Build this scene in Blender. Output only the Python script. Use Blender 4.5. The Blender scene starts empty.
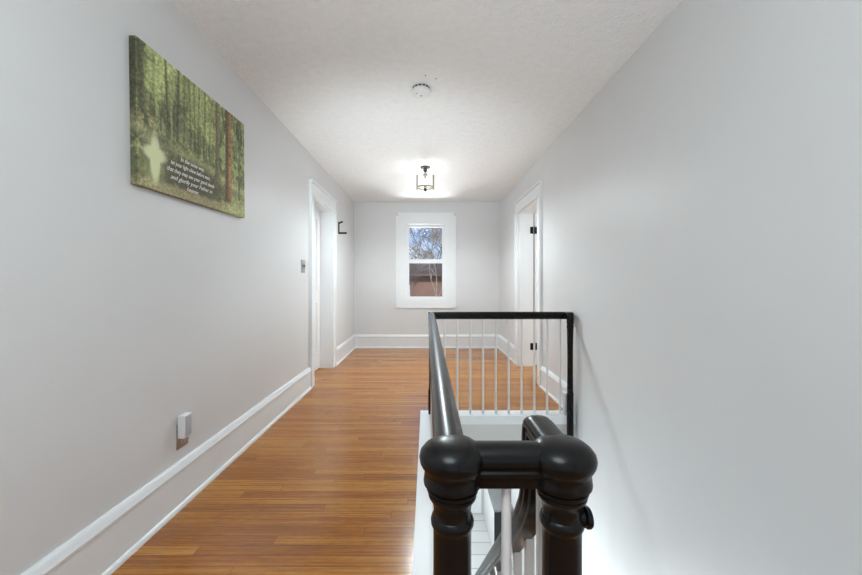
import bpy, bmesh, math, random
import numpy as np
from mathutils import Vector, Matrix, Euler
random.seed(7); np.random.seed(7)
SC = bpy.context.scene
COL = SC.collection
PI = math.pi

# ------------------------------------------------------------------ materials
def new_mat(name):
    m = bpy.data.materials.new(name); m.use_nodes = True
    nt = m.node_tree; b = nt.nodes['Principled BSDF']
    return m, nt, b
def L(nt, a, b): nt.links.new(a, b)
def math_n(nt, op, a, b=None, c=None):
    n = nt.nodes.new('ShaderNodeMath'); n.operation = op
    for i, v in enumerate((a, b, c)):
        if v is None: continue
        if isinstance(v, (int, float)): n.inputs[i].default_value = v
        else: L(nt, v, n.inputs[i])
    return n.outputs[0]
def coords(nt, scale=(1, 1, 1), kind='Object'):
    tc = nt.nodes.new('ShaderNodeTexCoord'); mp = nt.nodes.new('ShaderNodeMapping')
    mp.inputs['Scale'].default_value = scale
    L(nt, tc.outputs[kind], mp.inputs['Vector']); return mp.outputs[0]
def noise(nt, vec, scale, detail=4, rough=.5):
    n = nt.nodes.new('ShaderNodeTexNoise'); n.inputs['Scale'].default_value = scale
    n.inputs['Detail'].default_value = detail; n.inputs['Roughness'].default_value = rough
    if vec is not None: L(nt, vec, n.inputs['Vector'])
    return n.outputs['Fac']
def ramp(nt, fac, stops):
    r = nt.nodes.new('ShaderNodeValToRGB')
    while len(r.color_ramp.elements) < len(stops): r.color_ramp.elements.new(.5)
    for e, (p, c) in zip(r.color_ramp.elements, stops):
        e.position = p; e.color = (c[0], c[1], c[2], 1)
    L(nt, fac, r.inputs[0]); return r.outputs[0]
def bump(nt, b, h, strength, dist=.01):
    n = nt.nodes.new('ShaderNodeBump'); n.inputs['Strength'].default_value = strength
    n.inputs['Distance'].default_value = dist
    L(nt, h, n.inputs['Height']); L(nt, n.outputs[0], b.inputs['Normal'])
def paint(name, col, rough=.5, var=.02, nscale=3, bstr=0, bscale=60, metal=0, coat=0, spec=.5, bdist=.002):
    m, nt, b = new_mat(name)
    v = coords(nt)
    f = noise(nt, v, nscale, 3)
    lo = [max(0, c - var * c) for c in col]; hi = [min(1, c + var * c) for c in col]
    L(nt, ramp(nt, f, [(.3, lo), (.7, hi)]), b.inputs['Base Color'])
    b.inputs['Roughness'].default_value = rough; b.inputs['Metallic'].default_value = metal
    b.inputs['Coat Weight'].default_value = coat; b.inputs['Coat Roughness'].default_value = .12
    b.inputs['Specular IOR Level'].default_value = spec
    if bstr: bump(nt, b, noise(nt, v, bscale, 4), bstr, bdist)
    return m

M = {}
M['wall'] = paint('wall_paint', (.745, .75, .755), .42, .012, 2.0, .35, 2.6, bdist=.012)
M['ceil'] = paint('ceiling_stipple', (.95, .965, .975), .8, .03, 20, 1.0, 55, bdist=.010)
M['trim'] = paint('white_trim', (.86, .885, .90), .35, .01, 5, .1, 20)
M['door'] = paint('white_door_paint', (.86, .86, .865), .38, .01, 5)
M['black'] = paint('black_gloss_paint', (.006, .006, .006), .27, .3, 8, .5, 45, spec=.24, bdist=.0005)
M['balwhite'] = paint('baluster_white', (.80, .80, .79), .4, .02, 8, .2, 60)
M['fascia'] = paint('fascia_cream', (.60, .60, .58), .5, .02, 3)
M['plastic'] = paint('white_plastic', (.88, .88, .88), .3, .005, 3)
M['lens'] = paint('grey_lens', (.50, .52, .56), .3, .01, 3)
M['steel'] = paint('brushed_steel', (.45, .43, .41), .35, .08, 30, metal=.9)
M['nickel'] = paint('warm_nickel', (.42, .38, .30), .3, .05, 20, metal=.9)
M['darkmetal'] = paint('dark_bronze', (.05, .045, .035), .35, .1, 20, metal=.5)
M['blackiron'] = paint('black_iron', (.005, .005, .005), .5, .1, 20, spec=.2)
M['slot'] = paint('dark_slot', (.02, .02, .02), .6, .1, 20)
M['toggle'] = paint('dark_toggle', (.16, .16, .16), .4, .1, 20)
M['beige'] = paint('beige_receptacle', (.55, .48, .42), .4, .03, 20)
M['tread'] = paint('stair_tread_wood', (.30, .15, .07), .35, .2, 9)
M['cab_top'] = paint('cabinet_top_grey', (.22, .22, .22), .5, .1, 9)
M['cab_side'] = paint('cabinet_side_white', (.8, .8, .8), .5, .02, 9)
M['cab_front'] = paint('cabinet_front_black', (.01, .01, .01), .5, .1, 9)
M['letter'] = paint('white_ink', (.92, .93, .88), .7, .02, 9)
M['bark'] = paint('bark', (.17, .135, .11), .9, .35, 6, .5, 40)
M['palebark'] = paint('pale_bark', (.36, .30, .25), .9, .3, 6, .5, 40)
M['roof'] = paint('brown_shingles', (.10, .062, .042), .9, .35, 5)
M['grass'] = paint('winter_grass', (.22, .20, .10), .95, .3, 2)
M['houseglass'] = paint('house_window_glass', (.05, .06, .07), .1, .1, 2)

def floor_mat():
    m, nt, b = new_mat('oak_strip_floor')
    v = coords(nt); s = nt.nodes.new('ShaderNodeSeparateXYZ'); L(nt, v, s.inputs[0])
    x, y = s.outputs[0], s.outputs[1]
    W = .0572
    yr = math_n(nt, 'DIVIDE', y, W); row = math_n(nt, 'FLOOR', yr); fr = math_n(nt, 'FRACT', yr)
    wn = nt.nodes.new('ShaderNodeTexWhiteNoise'); wn.noise_dimensions = '1D'; L(nt, row, wn.inputs['W'])
    x2 = math_n(nt, 'MULTIPLY_ADD', wn.outputs[0], 7.3, x)
    xs = math_n(nt, 'DIVIDE', x2, 1.15); seg = math_n(nt, 'FLOOR', xs); frx = math_n(nt, 'FRACT', xs)
    cb = nt.nodes.new('ShaderNodeCombineXYZ'); L(nt, row, cb.inputs[0]); L(nt, seg, cb.inputs[1])
    w2 = nt.nodes.new('ShaderNodeTexWhiteNoise'); w2.noise_dimensions = '3D'; L(nt, cb.outputs[0], w2.inputs[0])
    board = w2.outputs[0]
    # grain
    gz = math_n(nt, 'MULTIPLY', board, 40)
    g = nt.nodes.new('ShaderNodeCombineXYZ'); L(nt, math_n(nt, 'MULTIPLY', x2, 1.3), g.inputs[0]); L(nt, math_n(nt, 'MULTIPLY', y, 60), g.inputs[1]); L(nt, gz, g.inputs[2])
    gr = noise(nt, g.outputs[0], 1.6, 3, .55)
    g3 = nt.nodes.new('ShaderNodeCombineXYZ'); L(nt, math_n(nt, 'MULTIPLY', x2, 14), g3.inputs[0]); L(nt, math_n(nt, 'MULTIPLY', y, 90), g3.inputs[1]); L(nt, gz, g3.inputs[2])
    gf = noise(nt, g3.outputs[0], 1.5, 3, .6)
    mixf = math_n(nt, 'ADD', math_n(nt, 'MULTIPLY', board, .15), math_n(nt, 'MULTIPLY', gr, .62))
    mixf = math_n(nt, 'ADD', mixf, math_n(nt, 'MULTIPLY', gf, .28))
    c = ramp(nt, mixf, [(.34, (.22, .068, .007)), (.47, (.36, .120, .012)), (.57, (.47, .182, .022)), (.74, (.64, .30, .055))])
    # seams
    e1 = math_n(nt, 'LESS_THAN', fr, .045); e2 = math_n(nt, 'LESS_THAN', frx, .0018)
    e = math_n(nt, 'MAXIMUM', e1, e2)
    mx = nt.nodes.new('ShaderNodeMix'); mx.data_type = 'RGBA'; mx.inputs[7].default_value = (.07, .03, .012, 1)
    L(nt, math_n(nt, 'MULTIPLY', e, .85), mx.inputs[0]); L(nt, c, mx.inputs[6]); L(nt, mx.outputs[2], b.inputs['Base Color'])
    b.inputs['Roughness'].default_value = .19; b.inputs['Specular IOR Level'].default_value = .42
    b.inputs['Coat Weight'].default_value = 0
    h = math_n(nt, 'ADD', noise(nt, v, 5, 1), math_n(nt, 'MULTIPLY', gr, .12))
    bump(nt, b, h, .2, .002)
    return m
M['floor'] = floor_mat()

def tile_mat():
    m, nt, b = new_mat('pale_floor_tile')
    t = nt.nodes.new('ShaderNodeTexBrick'); L(nt, coords(nt), t.inputs['Vector'])
    t.inputs['Scale'].default_value = 1; t.inputs['Brick Width'].default_value = 2.9; t.inputs['Row Height'].default_value = .25
    t.inputs['Mortar Size'].default_value = .006
    t.inputs['Color1'].default_value = (.62, .62, .61, 1); t.inputs['Color2'].default_value = (.56, .56, .56, 1)
    t.inputs['Mortar'].default_value = (.22, .22, .22, 1)
    L(nt, t.outputs[0], b.inputs['Base Color']); b.inputs['Roughness'].default_value = .3
    return m
M['tile'] = tile_mat()

def brick_mat():
    m, nt, b = new_mat('red_brick')
    t = nt.nodes.new('ShaderNodeTexBrick'); v = coords(nt); s = nt.nodes.new('ShaderNodeSeparateXYZ'); L(nt, v, s.inputs[0])
    c = nt.nodes.new('ShaderNodeCombineXYZ'); L(nt, math_n(nt, 'ADD', s.outputs[0], s.outputs[1]), c.inputs[0]); L(nt, s.outputs[2], c.inputs[1])
    L(nt, c.outputs[0], t.inputs['Vector']); t.inputs['Scale'].default_value = 1
    t.inputs['Brick Width'].default_value = .22; t.inputs['Row Height'].default_value = .075; t.inputs['Mortar Size'].default_value = .008
    t.inputs['Color1'].default_value = (.27, .12, .075, 1); t.inputs['Color2'].default_value = (.17, .08, .055, 1); t.inputs['Mortar'].default_value = (.38, .32, .28, 1)
    L(nt, t.outputs[0], b.inputs['Base Color']); b.inputs['Roughness'].default_value = .9
    return m
M['brick'] = brick_mat()

def glass_mat():
    m, nt, b = new_mat('window_glass'); nt.nodes.remove(b)
    out = nt.nodes['Material Output']
    tr = nt.nodes.new('ShaderNodeBsdfTransparent'); gl = nt.nodes.new('ShaderNodeBsdfGlossy')
    gl.inputs['Roughness'].default_value = .02
    mx = nt.nodes.new('ShaderNodeMixShader'); fr = nt.nodes.new('ShaderNodeFresnel'); fr.inputs['IOR'].default_value = 1.15
    L(nt, math_n(nt, 'MULTIPLY', fr.outputs[0], .6), mx.inputs[0]); L(nt, tr.outputs[0], mx.inputs[1]); L(nt, gl.outputs[0], mx.inputs[2]); L(nt, mx.outputs[0], out.inputs[0])
    return m
M['glass'] = glass_mat()
def emis(name, col, s):
    m, nt, b = new_mat(name); b.inputs['Base Color'].default_value = (*col, 1)
    b.inputs['Emission Color'].default_value = (*col, 1); b.inputs['Emission Strength'].default_value = s; return m
M['bulb'] = emis('lit_bulb', (.92, .97, 1), 75)
M['clearbulb'] = M['glass']
def attr_mat():
    m, nt, b = new_mat('printed_canvas')
    a = nt.nodes.new('ShaderNodeAttribute'); a.attribute_name = 'Col'
    L(nt, a.outputs['Color'], b.inputs['Base Color']); b.inputs['Roughness'].default_value = .7
    bump(nt, b, noise(nt, coords(nt), 900, 2), .15, .0005)
    return m
M['canvas'] = attr_mat()

# ------------------------------------------------------------------ geometry helpers
WORG = {}
def bm_new(): return bmesh.new()
def box(bm, x0, x1, y0, y1, z0, z1):
    vs = [bm.verts.new(p) for p in ((x0,y0,z0),(x1,y0,z0),(x1,y1,z0),(x0,y1,z0),(x0,y0,z1),(x1,y0,z1),(x1,y1,z1),(x0,y1,z1))]
    for f in ((0,3,2,1),(4,5,6,7),(0,1,5,4),(1,2,6,5),(2,3,7,6),(3,0,4,7)): bm.faces.new([vs[i] for i in f])
def bbox(x0, x1, y0, y1, z0, z1, bev=.002, seg=2):
    bm = bm_new(); box(bm, x0, x1, y0, y1, z0, z1)
    if bev: bmesh.ops.bevel(bm, geom=list(bm.edges), offset=bev, segments=seg, affect='EDGES', profile=.5)
    return bm
def lathe(bm, c, prof, n=32, axis='Z'):
    """prof: (r, h) list; rings about axis through c"""
    rings = []
    for r, h in prof:
        ring = []
        for i in range(n):
            a = 2*PI*i/n; u, w = r*math.cos(a), r*math.sin(a)
            p = {'Z': (u, w, h), 'X': (h, u, w), 'Y': (w, h, u)}[axis]
            ring.append(bm.verts.new((c[0]+p[0], c[1]+p[1], c[2]+p[2])))
        rings.append(ring)
    for a, b in zip(rings, rings[1:]):
        for i in range(n): bm.faces.new((a[i], a[(i+1)%n], b[(i+1)%n], b[i]))
    bm.faces.new(rings[0][::-1]); bm.faces.new(rings[-1])
def sweep(bm, path, prof, lateral, caps=True):
    """prof: (lat, up) closed loop; path points in a plane perpendicular to lateral"""
    lat = Vector(lateral).normalized(); pts = [Vector(p) for p in path]; rings = []
    for i, p in enumerate(pts):
        t = (pts[min(i+1, len(pts)-1)] - pts[max(i-1, 0)]).normalized()
        up = lat.cross(t).normalized()
        rings.append([bm.verts.new(p + lat*a + up*b) for a, b in prof])
    n = len(prof)
    for a, b in zip(rings, rings[1:]):
        for i in range(n): bm.faces.new((a[i], a[(i+1)%n], b[(i+1)%n], b[i]))
    if caps: bm.faces.new(rings[0][::-1]); bm.faces.new(rings[-1])
def tube(bm, pts, rad, n=8):
    pts = [Vector(p) for p in pts]; rings = []
    for i, p in enumerate(pts):
        t = (pts[min(i+1, len(pts)-1)] - pts[max(i-1, 0)]).normalized()
        a = t.orthogonal().normalized() if i == 0 else (pa - t*pa.dot(t)).normalized()
        pa = a; b = t.cross(a); r = rad[i] if isinstance(rad, (list, tuple)) else rad
        rings.append([bm.verts.new(p + (a*math.cos(2*PI*k/n) + b*math.sin(2*PI*k/n))*r) for k in range(n)])
    for a, b in zip(rings, rings[1:]):
        for i in range(n): bm.faces.new((a[i], a[(i+1)%n], b[(i+1)%n], b[i]))
    bm.faces.new(rings[0][::-1]); bm.faces.new(rings[-1])
def obj(name, bm, mat, parent=None, sharp=35, keep_origin=False):
    bmesh.ops.recalc_face_normals(bm, faces=bm.faces)
    lo = Vector((min(v.co.x for v in bm.verts), min(v.co.y for v in bm.verts), min(v.co.z for v in bm.verts)))
    hi = Vector((max(v.co.x for v in bm.verts), max(v.co.y for v in bm.verts), max(v.co.z for v in bm.verts)))
    c = Vector(((lo.x+hi.x)/2, (lo.y+hi.y)/2, lo.z))
    if keep_origin: c = Vector((0, 0, 0))
    for v in bm.verts: v.co -= c
    for f in bm.faces: f.smooth = True
    for e in bm.edges:
        if len(e.link_faces) == 2 and e.calc_face_angle(0) > math.radians(sharp): e.smooth = False
    me = bpy.data.meshes.new(name); bm.to_mesh(me); bm.free(); me.materials.append(mat)
    o = bpy.data.objects.new(name, me); COL.objects.link(o)
    WORG[o] = c
    if parent is not None: o.parent = parent; o.location = c - WORG[parent]
    else: o.location = c
    return o
def tag(o, label=None, cat=None, group=None, kind=None):
    if label: o['label'] = label
    if cat: o['category'] = cat
    if group: o['group'] = group
    if kind: o['kind'] = kind
    return o
def thing(name, loc, label, cat, group=None, kind=None):
    o = bpy.data.objects.new(name, None); o.empty_display_size = .05; COL.objects.link(o); o.location = loc
    WORG[o] = Vector(loc); return tag(o, label, cat, group, kind)
def struct(name, bm, mat, label, cat, parent=None, keep=False):
    o = obj(name, bm, mat, parent, keep_origin=keep)
    if parent is None: tag(o, label, cat, None, 'structure')
    return o

# ------------------------------------------------------------------ dimensions
XL, XR = -1.22, 1.212
YB, YN = 6.19, -2.3           # back wall / wall behind the viewer
H = 2.44; ZLOW = -2.77; CAM = 1.10
DL = (3.95, 4.73); DR = (4.01, 4.85); DH = 2.01
RX, LX = .208, .037           # stair rail / landing rail lines

# ------------------------------------------------------------------ shell
b = bm_new()
box(b, XL-.2, XL, YN, DL[0], ZLOW, H); box(b, XL-.2, XL, DL[1], YB, ZLOW, H)
box(b, XL-.2, XL, *DL, DH, H); box(b, XL-.2, XL, *DL, ZLOW, -.05)
struct('wall_left', b, M['wall'], 'long pale grey wall along the left side of the hallway', 'wall')
b = bm_new()
box(b, XR, XR+.18, YN, DR[0], ZLOW, H); box(b, XR, XR+.18, DR[1], YB, ZLOW, H)
box(b, XR, XR+.18, *DR, DH, H); box(b, XR, XR+.18, *DR, ZLOW, -.05)
struct('wall_right', b, M['wall'], 'long pale grey wall beside the stairwell on the right', 'wall')
# window opening in the back wall
WX0, WX1, WZ0, WZ1 = -.352, .322, .815, 2.075
b = bm_new()
box(b, XL-.2, WX0, YB, YB+.16, ZLOW, H); box(b, WX1, XR+.18, YB, YB+.16, ZLOW, H)
box(b, WX0, WX1, YB, YB+.16, WZ1, H); box(b, WX0, WX1, YB, YB+.16, ZLOW, WZ0)
struct('wall_back', b, M['wall'], 'grey end wall with the window in it', 'wall')
b = bm_new()
box(b, XL-.2, -.8, YN-.16, YN, ZLOW, H); box(b, .8, XR+.18, YN-.16, YN, ZLOW, H)
box(b, -.8, .8, YN-.16, YN, ZLOW, .7); box(b, -.8, .8, YN-.16, YN, 2.2, H)
struct('wall_front', b, M['wall'], 'grey wall at the near end of the hallway, behind the viewer', 'wall')
b = bm_new(); box(b, XL-.2, 4.2, YN-.16, 7.4, H, H+.12)
struct('ceiling', b, M['ceil'], 'white stippled ceiling over the whole hallway', 'ceiling')
# upper floor
WX = -.055
foot = [(XL, WX, YN, YB), (WX, XR, YN, .50), (WX, XR, 3.155, YB), (XL-.2, XL, *DL), (XR, XR+.18, *DR)]
b = bm_new()
for f in foot: box(b, *f, -.05, 0)
struct('floor', b, M['floor'], 'varnished oak strip floor of the hallway', 'floor', keep=True)
foot2 = [(XL, WX, YN, YB), (WX, XR, YN, .50), (WX, XR, 3.155, YB)]
b = bm_new()
for f in foot2: box(b, *f, -.30, -.05)
struct('ceiling_lower', b, M['ceil'], 'underside of the upper floor above the lower hall', 'ceiling')
b = bm_new(); box(b, XL, XR, YN, YB, ZLOW-.1, ZLOW)
struct('floor_lower', b, M['tile'], 'pale tiled floor at the foot of the stairs', 'floor', keep=True)
# white stairwell border (nosing) and its fascia
b = bm_new()
box(b, WX, .085, .50, 3.155, -.06, .006); box(b, .085, XR, 3.015, 3.155, -.06, .006); box(b, .085, XR, .50, .66, -.06, .006)
struct('trim_1', b, M['trim'], 'white painted board edging the floor around the stairwell', 'trim')
b = bm_new()
box(b, WX, .07, .50, 3.155, -.36, -.06); box(b, .07, XR, 3.035, 3.155, -.36, -.06); box(b, .07, XR, .50, .63, -.36, -.06)
struct('trim_2', b, M['fascia'], 'cream fascia below the edge of the stairwell opening', 'trim')
# side room beyond the right door
b = bm_new()
box(b, 4.0, 4.2, 2.6, 4.93, -.05, H); box(b, XR+.18, 4.0, 2.4, 2.6, -.05, H); box(b, XR+.18, 4.2, 4.93, 5.1, -.05, H)

struct('wall_side_room', b, M['wall'], 'plain walls of the room behind the right doorway', 'wall')
b = bm_new(); box(b, XR+.18, 4.0, 2.6, 4.93, -.05, 0)
struct('floor_side_room', b, M['floor'], 'oak floor of the room behind the right doorway', 'floor', keep=True)
b = bm_new()
box(b, XL-.8, XL-.7, 3.7, 5.0, -.05, H); box(b, XL-.7, XL-.2, 3.6, 3.7, -.05, H); box(b, XL-.7, XL-.2, 5.0, 5.1, -.05, H); box(b, XL-.7, XL-.2, 3.7, 5.0, -.05, 0)
box(b, XL-.7, XL-.2, 3.7, 5.0, 2.3, H)
struct('wall_light_block', b, M['wall'], 'box added behind the closed left door to block outside light', 'wall')  # added shell, keeps sky light from leaking around the door

# baseboards
BP = [(0,0),(.032,0),(.031,.010),(.026,.018),(.019,.022),(.019,.176),(.026,.180),(.027,.190),(.022,.198),(.018,.212),(.008,.222),(0,.222)]
def baseboard(name, x, y0, y1, sgn, label):
    b = bm_new()
    ra = [b.verts.new((x + sgn*d, y0, z)) for d, z in BP]; rb = [b.verts.new((x + sgn*d, y1, z)) for d, z in BP]
    n = len(BP)
    for i in range(n): b.faces.new((ra[i], ra[(i+1)%n], rb[(i+1)%n], rb[i]))
    b.faces.new(ra); b.faces.new(rb[::-1])
    return struct(name, b, M['trim'], label, 'baseboard')
CW = .12
baseboard('baseboard_left', XL, YN, DL[0]-CW, 1, 'tall white baseboard along the near left wall')
baseboard('baseboard_left_far', XL, DL[1]+CW, YB, 1, 'short white baseboard past the left door')
baseboard('baseboard_right', XR, 3.155, DR[0]-CW, -1, 'white baseboard between the stair railing and the right doorway')
baseboard('baseboard_right_far', XR, DR[1]+CW, YB, -1, 'short white baseboard past the right doorway')
b = bm_new()
ra = [b.verts.new((XL+.02, YB-d, z)) for d, z in BP]; rb = [b.verts.new((XR-.02, YB-d, z)) for d, z in BP]
for i in range(len(BP)): b.faces.new((ra[i], ra[(i+1)%len(BP)], rb[(i+1)%len(BP)], rb[i]))
b.faces.new(ra); b.faces.new(rb[::-1])
struct('baseboard_back', b, M['trim'], 'white baseboard below the window on the end wall', 'baseboard')

# door casings (trim structure with head, cap, backband, jamb lining)
def casing(name, x, sgn, y0, y1, depth, label):
    b = bm_new()
    t = .022*sgn
    def bx(xa, xb, *r): box(b, min(xa, xb), max(xa, xb), *r)
    for (a, c) in ((y0-CW, y0-.006), (y1+.006, y1+CW)): bx(x, x+t, a, c, 0, DH+.004)
    bx(x, x+.034*sgn, y0-CW-.012, y0-CW+.012, 0, DH+.004); bx(x, x+.034*sgn, y1+CW-.012, y1+CW+.012, 0, DH+.004)
    bx(x, x+.026*sgn, y0-CW-.004, y1+CW+.004, DH+.004, DH+.135)
    bx(x, x+.036*sgn, y0-CW-.012, y1+CW+.012, DH, DH+.014)
    bx(x, x+.044*sgn, y0-CW-.022, y1+CW+.022, DH+.128, DH+.150)
    # jamb lining
    d = -depth*sgn
    bx(x+.004*sgn, x+d, y0, y0+.016, 0, DH); bx(x+.004*sgn, x+d, y1-.012, y1+.0, 0, DH); bx(x+.004*sgn, x+d, y0, y1, DH-.014, DH)
    return struct(name, b, M['trim'], label, 'door casing')
casing('trim_3', XL, 1, DL[0], DL[1], .145, 'white casing around the closed left door')
casing('trim_4', XR, -1, DR[0], DR[1], .18, 'white casing around the open right doorway')

# left door (closed, five-panel style)
def panel_door(name, w, label):
    """local: hinge at origin, leaf along +X, thickness along +Y (0..-.038), faces -Y"""
    t = thing(name, (0, 0, 0), label, 'door', kind='structure')
    b = bm_new(); T = .038; hh = DH-.024
    st = .11; rails = [0, .22, .80, .92, 1.30, 1.40, hh-.12-.26, hh-.26-.02, hh-.11, hh]
    rails = [(0, .21), (.83, .99), (hh-.12, hh)]
    box(b, 0, st, 0, T, 0, hh); box(b, w-st, w, 0, T, 0, hh)
    for a, c in rails: box(b, st, w-st, 0, T, a, c)
    o = obj('door_leaf', b, M['door'], t, keep_origin=True)
    for a, c in ((.21, .83), (.99, hh-.12)):
        p = bm_new(); box(p, st, w-st, .012, T-.012, a, c)
        q = bm_new()
        vs = [(st+.02, .012, a+.02), (w-st-.02, .012, a+.02), (w-st-.02, .012, c-.02), (st+.02, .012, c-.02),
              (st+.055, .002, a+.055), (w-st-.055, .002, a+.055), (w-st-.055, .002, c-.055), (st+.055, .002, c-.055)]
        vv = [p.verts.new(v) for v in vs]
        for f in ((4,5,6,7),(0,1,5,4),(1,2,6,5),(2,3,7,6),(3,0,4,7)): p.faces.new([vv[i] for i in f])
        q.free(); obj('door_panel', p, M['door'], t, keep_origin=True)
    return t
def at_local(t, loc, rz): t.location = loc; t.rotation_euler = (0, 0, rz)
d1 = panel_door('door_1', DL[1]-DL[0]-.036, 'closed white panelled door in the left wall')
at_local(d1, (XL-.145, DL[0]+.019, .012), PI/2)     # leaf runs +Y, front (-Y local) faces +X
k = bm_new(); lathe(k, (.06, -.004, .94), [(.027, 0), (.027, -.004), (.012, -.008), (.010, -.03), (.022, -.038), (.026, -.05), (.022, -.06), (.008, -.064)], 20, 'Y')
obj('door_knob', k, M['nickel'], d1, keep_origin=True)
d2 = panel_door('door_2', DR[1]-DR[0]-.04, 'open white panelled door folded back into the right room')
at_local(d2, (XR+.197, DR[1]-.004, .012), 0)
for hz in (.245, 1.765):
    h = bm_new()
    box(h, -.060, -.020, -.010, -.0035, hz-.045, hz+.045); box(h, .004, .046, -.004, .002, hz-.045, hz+.045)
    lathe(h, (-.008, -.008, hz-.05), [(.007, 0), (.007, .1)], 12)
    tag(obj('hinge', h, M['blackiron'], d2, keep_origin=True), 'black butt hinge')

# ------------------------------------------------------------------ window
w = thing('window_1', (0, YB, .665), 'white sash window in the end wall looking out on bare trees', 'window', kind='structure')
b = bm_new()
CX0, CX1, CZ0, CZ1 = -.518, .485, .665, 2.250
box(b, CX0, WX0+.004, YB-.022, YB, CZ0, CZ1); box(b, WX1-.004, CX1, YB-.022, YB, CZ0, CZ1)
box(b, WX0+.004, WX1-.004, YB-.022, YB, WZ1-.004, CZ1); box(b, WX0+.004, WX1-.004, YB-.022, YB, CZ0, WZ0+.004)
box(b, CX0-.004, CX1+.004, YB-.030, YB, CZ1-.018, CZ1+.006)
box(b, CX0, CX0+.016, YB-.030, YB-.02, CZ0, CZ1-.02); box(b, CX1-.016, CX1, YB-.030, YB-.02, CZ0, CZ1-.02); box(b, CX0, CX1, YB-.030, YB-.02, CZ0, CZ0+.016)
obj('window_casing', b, M['trim'], w)
b = bm_new()
box(b, WX0, WX0+.012, YB, YB+.15, WZ0, WZ1); box(b, WX1-.012, WX1, YB, YB+.15, WZ0, WZ1)
box(b, WX0, WX1, YB, YB+.15, WZ1-.012, WZ1); box(b, WX0, WX1, YB-.005, YB+.17, WZ0, WZ0+.014)
obj('jamb', b, M['trim'], w)
GX0, GX1 = -.308, .262
def sash(y, z0, z1, g0, g1):
    b = bm_new()
    box(b, WX0+.012, GX0, y, y+.035, z0, z1); box(b, GX1, WX1-.012, y, y+.035, z0, z1)
    box(b, GX0, GX1, y, y+.035, g1, z1); box(b, GX0, GX1, y, y+.035, z0, g0)
    for (p) in ((GX0, GX0+.007, g0, g1), (GX1-.007, GX1, g0, g1)): box(b, p[0], p[1], y+.008, y+.03, p[2], p[3])
    s = obj('sash', b, M['trim'], w)
    g = bm_new(); box(g, GX0, GX1, y+.016, y+.020, g0, g1); obj('pane', g, M['glass'], s)
    return s
sash(YB+.055, 1.45, WZ1-.012, 1.485, 2.025)
ls = sash(YB+.015, WZ0+.014, 1.472, .856, 1.415)
for xx in (-.17, .12):
    b = bm_new(); box(b, xx-.025, xx+.025, YB+.012, YB+.05, 1.472, 1.484); box(b, xx-.008, xx+.02, YB+.02, YB+.04, 1.484, 1.494)
    obj('sash_lock', b, M['trim'], ls)
for xx, side in ((-.498, 'left'), (.465, 'right')):
    b = bm_new(); box(b, xx-.007, xx+.007, YB-.034, YB-.030, 2.205, 2.245); tube(b, [(xx, YB-.034, 2.235), (xx, YB-.06, 2.235), (xx, YB-.062, 2.25)], .004, 8)
    tag(obj('curtain_bracket', b, M['steel'], None), 'small grey curtain bracket at the %s top corner of the window casing' % side, 'bracket', 'curtain brackets on the window casing')

# ------------------------------------------------------------------ balustrade
rail = thing('stair_railing', (LX, .585, .006), 'black handrail and newels with white balusters around the stairwell', 'railing')
half = [(0, 0), (.010, -.0008), (.018, -.004), (.024, -.010), (.027, -.018), (.0262, -.025), (.022, -.029), (.0212, -.033), (.024, -.036), (.0235, -.042), (.018, -.046), (.017, -.060), (0, -.060)]
RP = half + [(-a, c) for a, c in half[-2:0:-1]]
RT = CAM-.25
YF = 3.075
b = bm_new(); sweep(b, [(LX, .585, RT), (LX, 1.4, RT), (LX, 2.2, RT), (LX, YF+.02, RT)], RP, (1, 0, 0)); obj('handrail', b, M['black'], rail)
b = bm_new(); sweep(b, [(LX, .585, RT-.004), (.12, .585, RT-.004), (RX, .585, RT-.004)], [(a, c*1.06) for a, c in RP], (0, -1, 0)); obj('handrail', b, M['black'], rail)
b = bm_new(); sweep(b, [(LX-.027, YF, RT+.003), (.6, YF, RT+.003), (1.205, YF, RT+.003)], RP, (0, -1, 0)); obj('handrail', b, M['black'], rail)
def dz(y): return .455 + (y-.765)*1.0
Y1 = 3.30
ctrl = [(.585,.25),(.62,.25),(.66,.25),(.690,.2503),(.704,.253),(.713,.259),(.719,.270),(.7225,.288),(.725,.32),(.728,.36),(.735,.393),(.747,.420),(.767,.447),(.80,dz(.80)-.001),(.88,dz(.88)),(1.2,dz(1.2)),(2,dz(2)),(Y1,dz(Y1))]
def smooth_path(P, n=5):
    out = []
    for i in range(len(P)-1):
        p0, p1, p2, p3 = P[max(i-1, 0)], P[i], P[i+1], P[min(i+2, len(P)-1)]
        m = 1 if i >= len(P)-4 else n
        for k in range(m):
            t = k/m
            out.append(tuple(.5*((2*b_)+(-a+c)*t+(2*a-5*b_+4*c-d)*t*t+(-a+3*b_-3*c+d)*t**3) for a, b_, c, d in zip(p0, p1, p2, p3)))
    return out+[P[-1]]
ctrl = smooth_path(ctrl)
b = bm_new(); sweep(b, [(RX, y, CAM-d) for y, d in ctrl], [(a, c*.8) for a, c in RP], (1, 0, 0))
obj('handrail', b, M['black'], rail)

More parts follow.
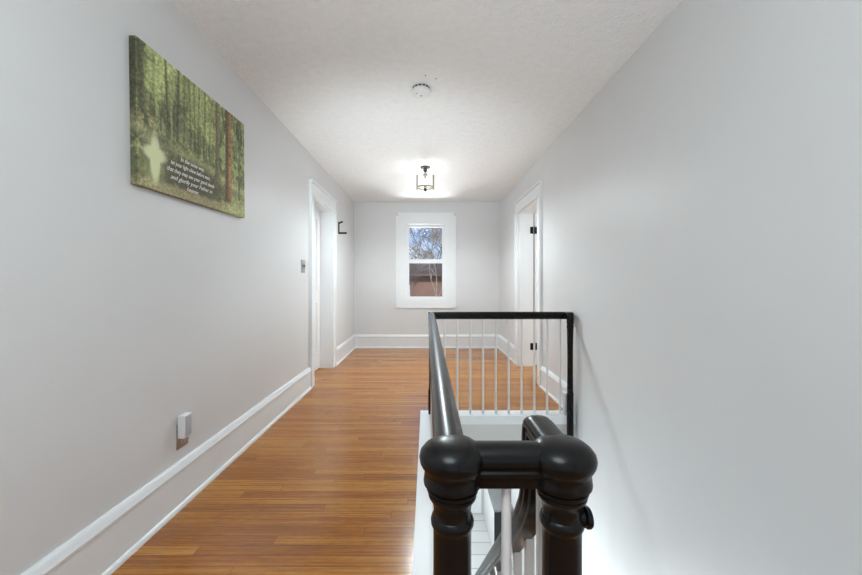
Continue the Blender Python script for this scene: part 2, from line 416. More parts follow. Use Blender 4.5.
def newel(x, y, zb, prof, mat=M['black'], lab=None):
    b = bm_new(); lathe(b, (x, y, 0), prof, 48)
    o = obj('newel_post', b, mat, rail)
    if lab: o['label'] = lab
    return o
capd = [(.001,.2492),(.014,.2494),(.027,.2510),(.037,.2545),(.045,.2605),(.0505,.2675),(.0522,.275),(.0508,.283),(.0478,.289),(.0448,.294),(.0438,.299),(.0447,.306),(.0456,.312),(.0450,.316),(.0415,.3185),(.0385,.3200),
        (.0382,.3215),(.0400,.3228),(.0405,.3255),(.0395,.328),(.0365,.3295),(.0364,.3308),(.0380,.332),(.0381,.334),(.0372,.337),(.0345,.341),(.0315,.3455),(.0300,.351),(.0292,.360),(.0300,.3665),(.0325,.369),(.0340,.374),(.0335,.380),(.0312,.384),(.0300,.388),
        (.0298,.40),(.0300,.45),(.0310,.55),(.0335,.68),(.035,.72),(.039,.725),(.040,.735),(.038,.745),(.036,.75),(.042,.77),(.044,.79),(.044,1.093)]
prof = [(r, CAM-d) for r, d in capd][::-1]
newel(LX+.003, .585, 0, prof); nr = newel(RX+.005, .585, 0, prof)
# gate latch knob on the right newel
b = bm_new()
kx, kz = RX+.005+.029, CAM-.369
lathe(b, (kx-.004, .580, kz), [(.012, 0), (.0135, .003), (.0135, .006), (.010, .007), (.010, .008), (.0150, .0085), (.0162, .010), (.0162, .015), (.0145, .0175), (.004, .018)], 24, 'X')
obj('knob', b, M['black'], nr)
# far posts
def far_post(x, lab=None):
    f = [(.026, .006-.22), (.026, .19), (.0275, .192), (.0275, .198), (.024, .201), (.026, .205), (.0255, .212), (.0215, .218), (.0205, .35), (.0215, .55), (.0245, .70), (.0235, .73), (.0265, .742), (.0265, .752), (.023, .757), (.026, .768), (.0262, .80)]
    if x < .5: f = [(.026, -.20)] + f[1:]
    return newel(x, 3.012 if x > .5 else YF, 0, f, lab=lab)
b = bm_new(); lathe(b, (LX, YF, 0), [(.027, .0062), (.027, .19), (.029, .193), (.029, .199), (.023, .203), (.021, .22), (.0195, .35), (.021, .55), (.0235, .72), (.027, .735), (.027, .745), (.023, .752), (.026, .77), (.026, .80)], 32); obj('newel_post', b, M['black'], rail)
fp = YF-.035
b = bm_new(); lathe(b, (1.155, YF-.090, 0), [(.0255, -.20), (.0255, .19), (.028, .193), (.028, .199), (.0235, .203), (.025, .206), (.023, .215), (.022, .35), (.0225, .55), (.025, .72), (.0275, .735), (.0275, .745), (.024, .752), (.0275, .77), (.0275, .80), (.0275, .845), (.022, .853), (.004, .855)], 32); obj('newel_post', b, M['black'], rail)
b = bm_new(); box(b, 1.130, 1.186, YF-.088, YF+.01, .797, .850); obj('rail_return', b, M['black'], rail)
b = bm_new(); box(b, 1.128, 1.166, 3.03, 3.075, .006, .185); box(b, 1.124, 1.170, 3.026, 3.079, .006, .02); box(b, 1.124, 1.170, 3.026, 3.079, .178, .188)
tag(obj('plinth_block', b, M['balwhite'], rail), 'short white block beside the far right post')
b = bm_new(); box(b, 1.134, 1.160, 3.0285, 3.031, .026, .172); obj('plinth_inset', b, M['lens'], rail)
# balusters
def baluster(x, y, z0, z1, s=.0088):
    b = bm_new()
    pr = [(s*.95, 0), (s*.95, .004), (s, .01), (s, .5), (s*.95, 1)]
    h = z1-z0
    if z0 > -.1:
        lathe(b, (x, y, z0), [(.0105, 0), (.0105, .045), (.0085, .052), (.0105, .06), (.0082, .07), (.0088, h*.5), (.0078, h)], 12)
    else: box(b, x-s, x+s, y-s, y+s, z0, z1)
    return obj('baluster', b, M['balwhite'], rail)
for i in range(10): baluster(.146 + i*.1066, YF, .006, RT-.054)
for i in range(22): baluster(LX, .70 + i*.107, .006, RT-.057)
baluster(.1255, .585, .006, RT-.057)
RISE = -ZLOW/13; RUN = .213; SY = .66
def tread_z(y): return -RISE*(1 + int((y-SY)/RUN))
baluster(RX, .668, -RISE, RT-.056)
ys = [.802 + .1065*i for i in range(22)]
for y in ys: baluster(RX+.014, y, tread_z(y), CAM - dz(y) - .045)
b = bm_new(); box(b, RX-.04, RX+.04, Y1-.0, Y1+.08, ZLOW, CAM-dz(Y1)-.04)
box(b, RX-.048, RX+.048, Y1-.008, Y1+.088, CAM-dz(Y1)-.04, CAM-dz(Y1)+.01)
tag(obj('newel_post', b, M['black'], rail), 'square black newel at the foot of the stairs')

# staircase
st = thing('staircase', ((RX+XR)/2, SY, ZLOW), 'steep flight of stairs going down behind the black newels', 'stairs')
for i in range(12):
    z = -RISE*(i+1); y = SY+i*RUN
    obj('tread', bbox(RX-.035, XR-.012, y-.02+.02*(i==0), y+RUN, z-.03, z, .003), M['tread'], st)
for i in range(13):
    z = -RISE*(i+1); y = SY+i*RUN
    b = bm_new(); box(b, RX-.02, XR-.012, y-.018 if i else y, y if i else y+.004, z, z+RISE-.03); obj('riser', b, M['trim'], st)
b = bm_new()
for xa, xb in ((RX-.045, RX-.035),):
    pts = [(SY, -.30), (SY, -.45), (SY+12*RUN, ZLOW), (SY+12*RUN, ZLOW+.18), (SY+.02, -.02-.2)]
    A = [b.verts.new((xa, y, z)) for y, z in pts]; B = [b.verts.new((xb, y, z)) for y, z in pts]
    for i in range(len(pts)): b.faces.new((A[i], A[(i+1)%5], B[(i+1)%5], B[i]))
    b.faces.new(A); b.faces.new(B[::-1])
obj('stringer', b, M['trim'], st)

# lower hall: front door with casing, low cabinet
w3 = thing('door_3', (.5, YB, ZLOW), 'white door at the end of the lower hall', 'door', kind='structure')
b = bm_new(); box(b, .12, .905, YB-.02, YB, ZLOW+.01, ZLOW+2.0); box(b, .22, .80, YB-.028, YB-.02, ZLOW+.15, ZLOW+.9); obj('door_leaf', b, M['trim'], w3)
b = bm_new(); box(b, .905, .965, YB-.035, YB, ZLOW, ZLOW+2.07); box(b, .06, .12, YB-.035, YB, ZLOW, ZLOW+2.07); box(b, .12, .905, YB-.035, YB, ZLOW+2.01, ZLOW+2.07); obj('door_casing', b, M['fascia'], w3)
cb = thing('low_cabinet', (1.08, 5.6, ZLOW), 'low cabinet with grey top and black front in the lower hall', 'cabinet')
obj('cabinet_body', bbox(.940, XR-.002, 5.18, 6.14, ZLOW, -2.11, .002), M['cab_side'], cb)
obj('cabinet_top', bbox(.934, XR-.001, 5.16, 6.15, -2.11, -2.08, .003), M['cab_top'], cb)
obj('cabinet_door', bbox(.940, XR-.004, 5.16, 5.18, ZLOW+.02, -2.11, .002), M['cab_front'], cb)

# ------------------------------------------------------------------ wall & ceiling fittings
# canvas print, built lying in local (Y along wall, Z up, X = out of wall), then tilted
CWD, CHT, CT = .893, .606, .030
cv = thing('canvas_print', (XL, 1.5225, 1.502), 'forest canvas print with white verse hanging on the left wall', 'picture')
def fbm(u, v, fx, fy, seed, octs=4):
    rng = np.random.RandomState(seed); out = np.zeros_like(u); amp = 1; tot = 0
    for o in range(octs):
        gx, gy = int(fx*2**o)+2, int(fy*2**o)+2
        g = rng.rand(gy+1, gx+1)
        x = u*(gx-1); y = v*(gy-1); xi = np.clip(x.astype(int), 0, gx-1); yi = np.clip(y.astype(int), 0, gy-1)
        a = x-xi; c = y-yi; a = a*a*(3-2*a); c = c*c*(3-2*c)
        out += amp*((g[yi, xi]*(1-a)+g[yi, xi+1]*a)*(1-c) + (g[yi+1, xi]*(1-a)+g[yi+1, xi+1]*a)*c); tot += amp; amp *= .55
    return out/tot
def mixc(c, col, m): return c*(1-m[..., None]) + np.array(col)*m[..., None]
def sm(x, a, b_): t = np.clip((x-a)/(b_-a), 0, 1); return t*t*(3-2*t)
def picture(u, v):
    n1 = fbm(u, v, 6, 5, 1); n2 = fbm(u, v, 30, 22, 2); n3 = fbm(u, v, 70, 6, 3, 3); n4 = fbm(u, v, 60, 45, 4, 3)
    c = np.zeros(u.shape+(3,)) + np.array((.30, .36, .24))
    # foliage streaks
    c = mixc(c, (.14, .17, .12), sm(n3, .42, .62)); c = mixc(c, (.50, .60, .34), sm(n1+.4*(n2-.5), .50, .68)*.7)
    c = mixc(c, (.62, .72, .42), sm(n2, .55, .8)*.5)
    # haze of light from the top centre-left
    beam = np.exp(-((u-.17-.25*(1-v)*0)/.10)**2)*sm(v, .55, 1.0) + np.exp(-((u-.45)/.16)**2)*sm(v, .45, 1.0)*.8
    c = mixc(c, (.66, .76, .45), np.clip(beam, 0, 1)*.75)
    dk = np.exp(-((u-.27)/.10)**2)*np.exp(-((v-.60)/.18)**2); c = mixc(c, (.13, .14, .14), np.clip(dk*1.1, 0, 1)*.8*(.6+.8*(n3-.3)))
    for (uc, wd, col, s) in ((.03,.028,(.09,.09,.07),.85),(.10,.010,(.20,.21,.15),.5),(.20,.010,(.13,.13,.12),.8),(.235,.007,(.55,.60,.42),.6),(.285,.012,(.12,.12,.13),.85),(.33,.008,(.15,.16,.12),.7),(.38,.010,(.17,.18,.13),.7),
                         (.43,.009,(.22,.22,.16),.7),(.47,.007,(.18,.17,.13),.7),(.52,.010,(.20,.18,.15),.7),(.565,.006,(.30,.30,.2),.6)):
        m = np.exp(-((u-uc-.008*np.sin(v*5+uc*30))/wd)**4)*sm(v, .36, .44)*s; c = mixc(c, col, m*(.65+.5*n4))
    # ground
    gh = .46 - .10*u + .05*(n1-.5); g = sm(gh-v, -.01, .03)
    gc = np.zeros(c.shape) + np.array((.21, .22, .16))
    gc = mixc(gc, (.50, .56, .34), sm(n2+.6*(v-.32), .50, .66)*.8); gc = mixc(gc, (.10, .11, .09), sm(n4+.0*u, .52, .72)*.6)
    mossb = np.exp(-((v-(.40-.14*u))/.045)**2); gc = mixc(gc, (.62, .66, .46), mossb*.75*(.5+n4))
    path = np.exp(-(((u-.42)/.26)**2+((v-.20)/.15)**2)**1.5); gc = mixc(gc, (.13, .13, .105), np.clip(path*1.3, 0, 1)*.95)
    dkl = np.exp(-((u-.14)/.12)**2)*np.exp(-((v-.38)/.05)**2); gc = mixc(gc, (.11, .11, .10), dkl*.85)
    bl = np.exp(-((u-.05)/.07)**2)*sm(.25-v, 0, .12); gc = mixc(gc, (.30, .36, .17), bl*.6*(.5+n2))
    edge = sm(.07+.03*n2-v, -.01, .03); gc = mixc(gc, (.55, .50, .38), edge*.6)
    br = sm(u, .66, .8)*sm(.26-v, 0, .12); gc = mixc(gc, (.58, .66, .42), br*(.35+.6*n2))
    c = c*(1-g[..., None]) + gc*g[..., None]
    # brambles at left
    bb = np.exp(-((u-.07)/.08)**2)*np.exp(-((v-.47)/.07)**2)*sm(n4, .45, .6); c = mixc(c, (.60, .52, .38), bb*.8)
    # main trunks
    def trunk(c, uc, wd, v0, colL, colR, flare):
        w_ = wd*(1+flare*np.exp(-(v-v0)/.05)); m = sm(w_-np.abs(u-uc-.01*(v-.5)), 0, .006)*sm(v, v0-.01, v0+.01)
        tcol = np.array(colL)[None]*(1-sm((u-uc)/wd, -.6, .7))[..., None] + np.array(colR)[None]*sm((u-uc)/wd, -.6, .7)[..., None]
        tcol = tcol*(.7+.6*n4)[..., None]
        return c*(1-m[..., None]) + tcol*m[..., None]
    c = trunk(c, .925, .011, .16, (.14, .17, .13), (.22, .26, .18), .5)
    c = trunk(c, .975, .008, .30, (.25, .29, .2), (.4, .45, .3), .5)
    c = trunk(c, .655, .024, .27, (.20, .19, .16), (.30, .28, .22), .8)
    c = trunk(c, .785, .040, .10, (.16, .125, .11), (.46, .27, .16), .5)
    lit = np.exp(-((u-.800)/.02)**2)*np.exp(-((v-.35)/.12)**2); c = mixc(c, (.66, .38, .18), lit*.7)
    n5 = fbm(u, v, 110, 80, 9, 2); c = c*(1+1.1*(n5-.5)*(1-.6*np.exp(-(((u-.42)/.26)**2+((v-.20)/.15)**2))))[..., None]; c = c*.85+.15*c.mean(-1, keepdims=True)
    # glowing cross
    du, dv = (u-.112)*CWD, (v-.225)*CHT
    e = np.minimum((np.abs(du)/.034)**2.2+(np.abs(dv)/.120)**1.6, (np.abs(du)/.078)**1.6+(np.abs(dv-.02)/.038)**2)
    m = 1-sm(e, .45, 1.25); m2 = np.exp(-((du/.06)**2+(dv/.10)**2))*.35
    c = mixc(c, (.72, .78, .68), np.clip(m*.75+m2, 0, 1))
    return np.clip((np.clip(c, 0, 1)**.60*.95+.08)*np.array((1.04, 1.02, .88)), 0, 1)
NU, NV = 330, 220
me = bpy.data.meshes.new('printed_face')
us = np.linspace(0, 1, NU); vs_ = np.linspace(0, 1, NV); U, V = np.meshgrid(us, vs_)
front = np.stack([np.full(U.shape, CT), U*CWD, V*CHT], -1).reshape(-1, 3)
nwrap = 8
verts = front.tolist(); cols = picture(U, V).reshape(-1, 3)
faces = [(j*NU+i, j*NU+i+1, (j+1)*NU+i+1, (j+1)*NU+i) for j in range(NV-1) for i in range(NU-1)]
# wrapped sides: rows of verts back to the wall, mirrored print
def strip(idx, offs_uv, pos_fn):
    global verts, cols
    prev = idx
    for k in range(1, nwrap+1):
        t = k/nwrap; base = len(verts)
        verts += [pos_fn(verts[i], t) for i in idx]
        uu = np.array([np.clip(abs(us[i % NU] + offs_uv[0]*t), 0, 1) for i in idx]); vv = np.array([np.clip(abs(vs_[i//NU] + offs_uv[1]*t), 0, 1) for i in idx])
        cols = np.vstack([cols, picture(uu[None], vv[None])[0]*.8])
        cur = list(range(base, base+len(idx)))
        for a in range(len(idx)-1): faces.append((prev[a], prev[a+1], cur[a+1], cur[a]))
        prev = cur
for idx, uv in ((list(range(0, NU*NV, NU)), (.03, 0)), (list(range(NU-1, NU*NV, NU)), (-.03, 0)), (list(range(NU)), (0, .045)), (list(range(NU*(NV-1), NU*NV)), (0, -.045))):
    strip(idx, uv, lambda p, t: [CT*(1-t)+.001*t, p[1], p[2]])
me.from_pydata(verts, [], faces)
ca = me.color_attributes.new('Col', 'FLOAT_COLOR', 'POINT')
buf = np.ones((len(verts), 4), dtype=np.float32)
lin = np.where(cols <= .04045, cols/12.92, ((cols+.055)/1.055)**2.4); buf[:, :3] = lin
ca.data.foreach_set('color', buf.ravel()); me.materials.append(M['canvas']); me.validate(); me.update()
bmx = bmesh.new(); bmx.from_mesh(me); bmesh.ops.recalc_face_normals(bmx, faces=bmx.faces)
f0 = bmx.faces[0] if bmx.faces.ensure_lookup_table() is None else None
if f0.normal.x < 0: bmesh.ops.reverse_faces(bmx, faces=bmx.faces)
bmx.to_mesh(me); bmx.free()
po = bpy.data.objects.new('printed_face', me); COL.objects.link(po); po.parent = cv
b = bm_new()
for r in ((0.001, CT-.004, .003, CWD-.003, .003, .04), (.001, CT-.004, .003, CWD-.003, CHT-.04, CHT-.003), (.001, CT-.004, .003, .04, .04, CHT-.04), (.001, CT-.004, CWD-.04, CWD-.003, .04, CHT-.04)): box(b, *r)
obj('stretcher_frame', b, M['tread'], cv, keep_origin=True).location = (0, 0, 0)
lines = [('In the same way,', .405, .305, .21), ('let your light shine before men,', .395, .252, .345), ('that they may see your good deeds', .405, .196, .42), ('and glorify your Father in', .405, .140, .37), ('heaven', .40, .086, .10)]
dg = bpy.context.evaluated_depsgraph_get()
allv = []; allf = []
for s, uc, vc, wu in lines:
    cu = bpy.data.curves.new('t', 'FONT'); cu.body = s; cu.size = .030; cu.align_x = 'CENTER'; cu.shear = .35; cu.extrude = .0004; cu.offset = 0; cu.resolution_u = 3
    to = bpy.data.objects.new('t', cu); COL.objects.link(to); dg.update()
    tm = bpy.data.meshes.new_from_object(to.evaluated_get(dg)); n0 = len(allv)
    xs = [v.co.x for v in tm.vertices]; wd = max(xs)-min(xs); sc = wu*CWD/wd; xm = (max(xs)+min(xs))/2
    for v in tm.vertices: allv.append((CT+.0008+v.co.z, uc*CWD+(v.co.x-xm)*sc, vc*CHT+(v.co.y-.008)*1.0))
    for p in tm.polygons: allf.append([n0+i for i in p.vertices])
    bpy.data.objects.remove(to); bpy.data.curves.remove(cu); bpy.data.meshes.remove(tm)
me = bpy.data.meshes.new('verse_lettering'); me.from_pydata(allv, [], allf); me.materials.append(M['letter'])
o = bpy.data.objects.new('verse_lettering', me); COL.objects.link(o); o.parent = po; o['label'] = 'white italic verse printed on the canvas'
cv.rotation_euler = (math.radians(1.0), 0, 0)

# outlet plate
ot = thing('wall_outlet', (XL, 1.84, .275), 'grey metal outlet plate low on the left wall behind the night light', 'outlet')
obj('cover_plate', bbox(XL, XL+.005, 1.800, 1.884, .280, .404, .002), M['steel'], ot)
b = bm_new(); lathe(b, (XL+.005, 1.842, .316), [(.018, 0), (.018, .002), (.016, .003)], 20, 'X'); rc = obj('receptacle', b, M['beige'], ot)
b = bm_new(); box(b, XL+.0078, XL+.0085, 1.834, 1.836, .314, .324); box(b, XL+.0078, XL+.0085, 1.847, 1.849, .315, .323); lathe(b, (XL+.0076, 1.8415, .306), [(.0028, 0), (.0028, .0009)], 10, 'X'); obj('slot', b, M['slot'], rc)
nl = thing('night_light', (XL+.006, 1.83, .336), 'white plug-in night light in the left wall outlet', 'night light')
obj('housing', bbox(XL+.0052, XL+.039, 1.800, 1.858, .336, .448, .004, 3), M['plastic'], nl)
obj('lens_panel', bbox(XL+.0385, XL+.041, 1.808, 1.852, .344, .440, .001, 2), M['lens'], nl)
# light switch
sw = thing('light_switch', (XL, 3.63, 1.19), 'grey metal double light switch plate beside the left door', 'light switch')
obj('cover_plate', bbox(XL, XL+.006, 3.577, 3.690, 1.190, 1.318, .002), M['steel'], sw)
for y in (3.611, 3.657):
    obj('toggle', bbox(XL+.005, XL+.016, y-.005, y+.005, 1.247, 1.268, .002), M['toggle'], sw)
    b = bm_new(); box(b, XL+.0055, XL+.0065, y-.011, y+.011, 1.232, 1.276); obj('toggle_surround', b, M['toggle'], sw)
# black wall bracket
hk = thing('wall_bracket', (XL, 5.10, 1.765), 'black metal hanging bracket high on the left wall past the door', 'bracket')
obj('back_plate', bbox(XL, XL+.010, 5.080, 5.120, 1.762, 1.925, .002), M['blackiron'], hk)
obj('arm', bbox(XL+.007, XL+.112, 5.085, 5.115, 1.763, 1.785, .002), M['blackiron'], hk)
b = bm_new(); tube(b, [(XL+.006, 5.10, 1.908), (XL+.03, 5.10, 1.922), (XL+.06, 5.10, 1.930)], .011, 10); obj('arm', b, M['blackiron'], hk)
# smoke detector
SX, SY2 = -.0405, 2.55
sd = thing('smoke_detector', (SX, SY2, H), 'round white smoke detector on the ceiling', 'smoke detector')
b = bm_new(); lathe(b, (SX, SY2, H), [(.052, 0), (.058, -.003), (.058, -.016), (.054, -.018)], 40); obj('mounting_base', b, M['plastic'], sd)
b = bm_new(); lathe(b, (SX, SY2, H), [(.061, -.020), (.066, -.024), (.067, -.036), (.063, -.046), (.052, -.052), (.042, -.054), (.039, -.051), (.035, -.051), (.031, -.055), (.016, -.057), (.012, -.055), (.001, -.055)], 40); body = obj('detector_body', b, M['plastic'], sd)
for i in range(14):
    a = 2*PI*i/14+.1; b = bm_new(); box(b, -.009, .009, -.0015, .0015, -.005, .005)
    bmesh.ops.transform(b, matrix=Matrix.Translation((SX+.0580*math.cos(a), SY2+.0580*math.sin(a), H-.010)) @ Matrix.Rotation(a+PI/2, 4, 'Z'), verts=b.verts)
    obj('vent', b, M['slot'], body)
b = bm_new(); lathe(b, (SX, SY2, H-.0555), [(.010, 0), (.010, -.002), (.008, -.003)], 20); tag(obj('test_button', b, M['lens'], body), 'grey test button')
b = bm_new(); lathe(b, (SX-.03, SY2-.028, H-.0525), [(.003, 0), (.003, -.003)], 10); obj('indicator_light', b, M['slot'], body)
for (px, py, lab) in ((425.5, 75.5, 'left of the two tiny dark screw holes in front of the smoke detector'), (436, 78.6, 'right of the two tiny dark screw holes near the smoke detector')):
    kk = (282-py)/(H-CAM); b = bm_new(); lathe(b, ((px-427)/kk, 370/kk, H), [(.005, 0), (.005, -.002), (.003, -.0025)], 10)
    tag(obj('ceiling_hole', b, M['toggle'], None), lab.replace('screw holes', 'holes in the ceiling'), 'hole', 'holes in the ceiling')  # dark discs drawn for two small holes in the ceiling
# ceiling light
CX, CY = -.02, 4.31
cl = thing('ceiling_light', (CX, CY, H), 'small open-frame brass ceiling light near the window', 'ceiling light')
b = bm_new(); lathe(b, (CX, CY, H), [(.058, 0), (.060, -.006), (.055, -.012), (.022, -.018), (.020, -.03), (.026, -.036), (.022, -.045), (.012, -.06), (.009, -.07), (.013, -.078), (.024, -.086), (.026, -.094), (.010, -.098)], 28)
obj('canopy', b, M['darkmetal'], cl)
b = bm_new(); lathe(b, (CX, CY, H), [(.004, -.096), (.004, -.245)], 10); obj('stem', b, M['nickel'], cl)
fr = bm_new()
R_ = .092
for i in range(40):
    pass
def ring(bm, z, r, t, hh, n=48):
    vs = []
    for i in range(n):
        a = 2*PI*i/n; ca_, sa = math.cos(a), math.sin(a)
        vs.append([bm.verts.new((CX+q*ca_, CY+q*sa, zz)) for q, zz in ((r-t, z-hh), (r+t, z-hh), (r+t, z+hh), (r-t, z+hh))])
    for i in range(n):
        a, c = vs[i], vs[(i+1) % n]
        for k2 in range(4): bm.faces.new((a[k2], a[(k2+1) % 4], c[(k2+1) % 4], c[k2]))
zr = H-.240
ring(fr, zr, R_, .003, .008)
obj('ring', fr, M['nickel'], cl)
for i in range(4):
    a = PI/4*0 + i*PI/2
    p = (CX+(R_+.003)*math.cos(a), CY+(R_+.003)*math.sin(a)); b = bm_new(); box(b, p[0]-.0085, p[0]+.0085, p[1]-.0085, p[1]+.0085, H-.265, H-.093); obj('upright', b, M['nickel'], cl)
b = bm_new()
for a in (0, PI/2):
    dx, dy = math.cos(a)*R_, math.sin(a)*R_; tube(b, [(CX-dx, CY-dy, zr), (CX+dx, CY+dy, zr)], .0035, 8)
obj('crossbar', b, M['nickel'], cl)
b = bm_new(); lathe(b, (CX, CY, zr-.03), [(.006, -.012), (.014, -.008), (.020, 0), (.020, .012), (.014, .02), (.016, .03), (.016, .062), (.012, .066)], 20); sk = obj('socket', b, M['darkmetal'], cl)
b = bm_new(); lathe(b, (CX, CY, zr+.036), [(.009, 0), (.014, .012), (.0165, .03), (.013, .05), (.006, .068), (.001, .075)], 18); obj('bulb', b, M['bulb'], sk)

# ------------------------------------------------------------------ outside
b = bm_new(); box(b, -60, 60, 7.6, 140, -3.4, -3.2)
struct('ground', b, M['grass'], 'winter lawn outside the window', 'ground')
hs = thing('brick_house', (1, 32, -3.2), 'red brick house with brown roof seen through the lower window pane', 'house')
HY0, HY1, HX0, HX1, HE = 30.0, 38.0, -9, 11, 1.70
b = bm_new(); box(b, HX0, HX1, HY0, HY1, -3.2, HE); obj('brick_wall', b, M['brick'], hs)
b = bm_new()
rz = 2.85
A = [b.verts.new(p) for p in ((HX0-.4, HY0-.4, HE-.02), (HX0-.4, HY1+.4, HE-.02), (HX0-.4, (HY0+HY1)/2, rz))]; B = [b.verts.new(p) for p in ((HX1+.4, HY0-.4, HE-.02), (HX1+.4, HY1+.4, HE-.02), (HX1+.4, (HY0+HY1)/2, rz))]
b.faces.new(A); b.faces.new(B[::-1])
for i in range(3): b.faces.new((A[i], A[(i+1) % 3], B[(i+1) % 3], B[i]))
obj('roof', b, M['roof'], hs)
b = bm_new(); box(b, HX0-.4, HX1+.4, HY0-.5, HY0-.4, HE-.12, HE+.03); obj('gutter', b, M['bark'], hs)
for x in (-6, -2.05, 2.6, 7):
    for z in (-2.2, -.3):
        b = bm_new(); x0, x1 = x-.6, x+.6
        box(b, x0-.08, x1+.08, HY0-.05, HY0, z-.1, z); box(b, x0-.08, x1+.08, HY0-.05, HY0, z+1.2, z+1.3); box(b, x0-.08, x0, HY0-.05, HY0, z, z+1.2); box(b, x1, x1+.08, HY0-.05, HY0, z, z+1.2); box(b, x0, x1, HY0-.04, HY0, z+.57, z+.63)
        f = obj('window_frame', b, M['trim'], hs); g = bm_new(); box(g, x0, x1, HY0-.02, HY0-.005, z, z+1.2); obj('window_pane', g, M['houseglass'], f)
def tree(x, y, h, seed, label, mat, spread=.55, depth=7, r0=.16, rmin=.016):
    rng = random.Random(seed); t = thing('bare_tree', (x, y, -3.2), label, 'tree', 'bare trees outside the window')
    bt, bb = bm_new(), bm_new()
    def grow(p, d, l, r, lev):
        pts = [p]; rad = [r]; q = p.copy(); dd = d.copy()
        for s in range(3):
            dd = (dd + Vector((rng.uniform(-.16, .16), rng.uniform(-.16, .16), rng.uniform(-.05, .12)))).normalized()
            q = q + dd*l/3; pts.append(q.copy()); rad.append(max(rmin, r*(1-.13*(s+1))))
        tube(bt if lev == 0 else bb, pts, rad, 8 if lev < 2 else (5 if lev < 4 else 3))
        if lev >= depth: return
        for c in range(3):
            ax = Vector((rng.uniform(-1, 1), rng.uniform(-1, 1), rng.uniform(-.3, .6))).normalized()
            nd = (dd + ax*rng.uniform(spread*.7, spread*1.4)).normalized()
            st_ = pts[rng.choice((2, 3, 3))] if lev else pts[-1]
            grow(st_.copy(), nd, l*rng.uniform(.62, .85), r*rng.uniform(.5, .66), lev+1)
    grow(Vector((x, y, -3.2)), Vector((0, 0, 1)), h*.36, r0, 0)
    obj('trunk', bt, mat, t); obj('branches', bb, mat, t)
tree(2.7, 43, 12.5, 3, 'tallest bare tree behind the brick house, filling the right of the upper pane', M['bark'], .95, 6, .2, .018)
tree(.85, 25.5, 8.5, 11, 'slim pale bare tree standing in front of the brick house', M['palebark'], .5, 6, .06, .008)
tree(-.9, 22.5, 6.0, 21, 'low dark bare tree spreading across the brick house front', M['bark'], .9, 6, .06, .008)
tree(-3.2, 58, 10, 5, 'bare tree farthest behind the brick house, low at the left of the upper pane', M['palebark'], .9, 6, .22, .02)

# ------------------------------------------------------------------ light
wd = bpy.data.worlds.new('World'); SC.world = wd; wd.use_nodes = True; nt = wd.node_tree
bg = nt.nodes['Background']; tc = nt.nodes.new('ShaderNodeTexCoord'); s = nt.nodes.new('ShaderNodeSeparateXYZ'); L(nt, tc.outputs['Generated'], s.inputs[0])
sky = ramp(nt, s.outputs[2], [(.0, (.80, .86, .95)), (.10, (.42, .62, .95)), (.35, (.22, .42, .85)), (1, (.12, .28, .7))])
cn = noise(nt, coords(nt, (6, 6, 14), 'Generated'), 3.0, 5, .6)
mxs = nt.nodes.new('ShaderNodeMix'); mxs.data_type = 'RGBA'; mxs.inputs[7].default_value = (.92, .94, .97, 1)
L(nt, math_n(nt, 'MULTIPLY', ramp(nt, cn, [(.50, (0, 0, 0)), (.68, (1, 1, 1))]), .75), mxs.inputs[0]); L(nt, sky, mxs.inputs[6])
L(nt, mxs.outputs[2], bg.inputs[0]); bg.inputs[1].default_value = .95
def area(name, loc, rot, sx, sy, power, col=(1, 1, 1)):
    l = bpy.data.lights.new(name, 'AREA'); l.shape = 'RECTANGLE'; l.size = sx; l.size_y = sy; l.energy = power; l.color = col
    o = bpy.data.objects.new(name, l); COL.objects.link(o); o.location = loc; o.rotation_euler = rot; return o
def point(name, loc, power, r=.08, col=(1, 1, 1)):
    l = bpy.data.lights.new(name, 'POINT'); l.energy = power; l.shadow_soft_size = r; l.color = col
    o = bpy.data.objects.new(name, l); COL.objects.link(o); o.location = loc; return o
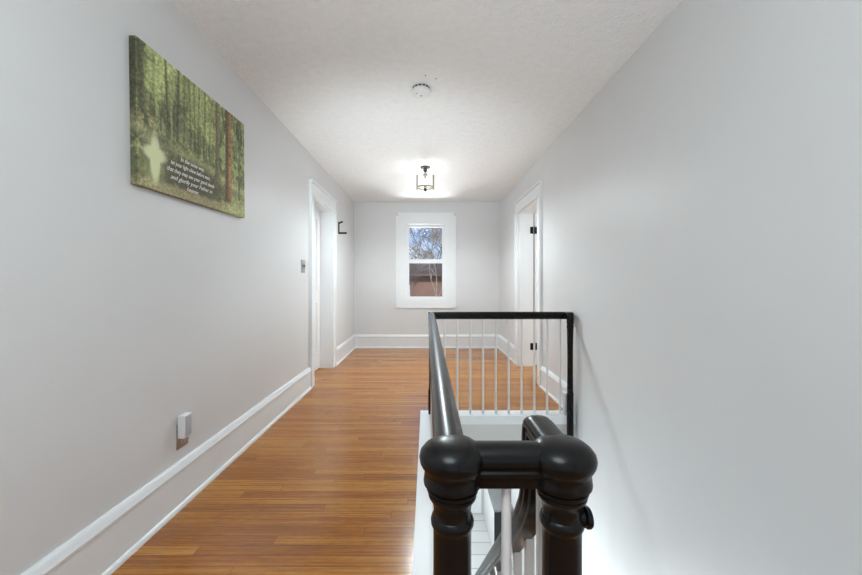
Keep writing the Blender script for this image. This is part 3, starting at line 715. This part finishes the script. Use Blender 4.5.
def spot(name, loc, aim, power, deg, blend, r, col):
    l = bpy.data.lights.new(name, 'SPOT'); l.energy = power; l.spot_size = math.radians(deg); l.spot_blend = blend; l.shadow_soft_size = r; l.color = col
    o = bpy.data.objects.new(name, l); COL.objects.link(o); o.location = loc
    o.rotation_euler = (Vector(aim)-Vector(loc)).to_track_quat('-Z', 'Y').to_euler(); return o
COOL = (.88, .965, .99)
COOLER = (.83, .95, .99)
area('rear_fill', (0, YN-.05, 1.45), (PI/2, 0, PI), 1.6, 1.5, 30, COOL)          # fill light added in the opening behind the viewer, faces +Y
area('side_room_daylight', (3.95, 4.05, 1.4), (0, PI/2, 0), 1.5, 1.4, 34, COOL)
area('lower_hall_fill', (-.2, 4.9, -.32), (0, 0, 0), .5, .5, 28, COOL)  # unseen area light added to brighten the lower floor
point('stairwell_fill', (.45, 2.7, -1.45), 34, .3, COOL)  # no fixture here; added for light rising out of the stairwell
point('near_fill', (-.15, .05, 1.75), 26, .28, COOLER)  # fill added above the camera for the near walls, no fixture
spot('far_ceiling_lamp', (CX, CY, 2.165), (CX, CY, 0), 84, 172, .5, .04, COOL)
spot('ceiling_fill', (-.7, .95, .25), (-.05, 4.9, 2.60), 175, 58, 1, .2, COOLER)  # unseen spot added to brighten the far ceiling
g = area('end_window_fill', (0, 8.3, -.4), (0, 0, 0), 1.6, 1.2, 200, (.92, .97, 1))          # added fill light outside, aimed up through the end window at the ceiling
g.rotation_euler = (Vector((0, 5.2, 2.44))-Vector((0, 8.3, -.4))).to_track_quat('-Z', 'Y').to_euler()
sun = bpy.data.lights.new('sun', 'SUN'); sun.energy = 3.0; sun.angle = .01; sun.color = (1, .95, .88)
so = bpy.data.objects.new('sun', sun); COL.objects.link(so); so.rotation_euler = (math.radians(52), 0, math.radians(-38))

# ------------------------------------------------------------------ camera
cam = bpy.data.cameras.new('camera'); co = bpy.data.objects.new('camera', cam); COL.objects.link(co)
co.location = (0, 0, CAM); co.rotation_euler = (PI/2, 0, 0)
cam.sensor_width = 36; cam.lens = 370*36/862; cam.shift_x = 4/862; cam.shift_y = -5.5/862; cam.clip_start = .02; cam.clip_end = 500
SC.camera = co
vs = SC.view_settings; SC.display_settings.display_device = 'sRGB'
vs.view_transform = 'Standard'; vs.look = 'None'; vs.gamma = 1; vs.use_curve_mapping = False; vs.exposure = 0.42
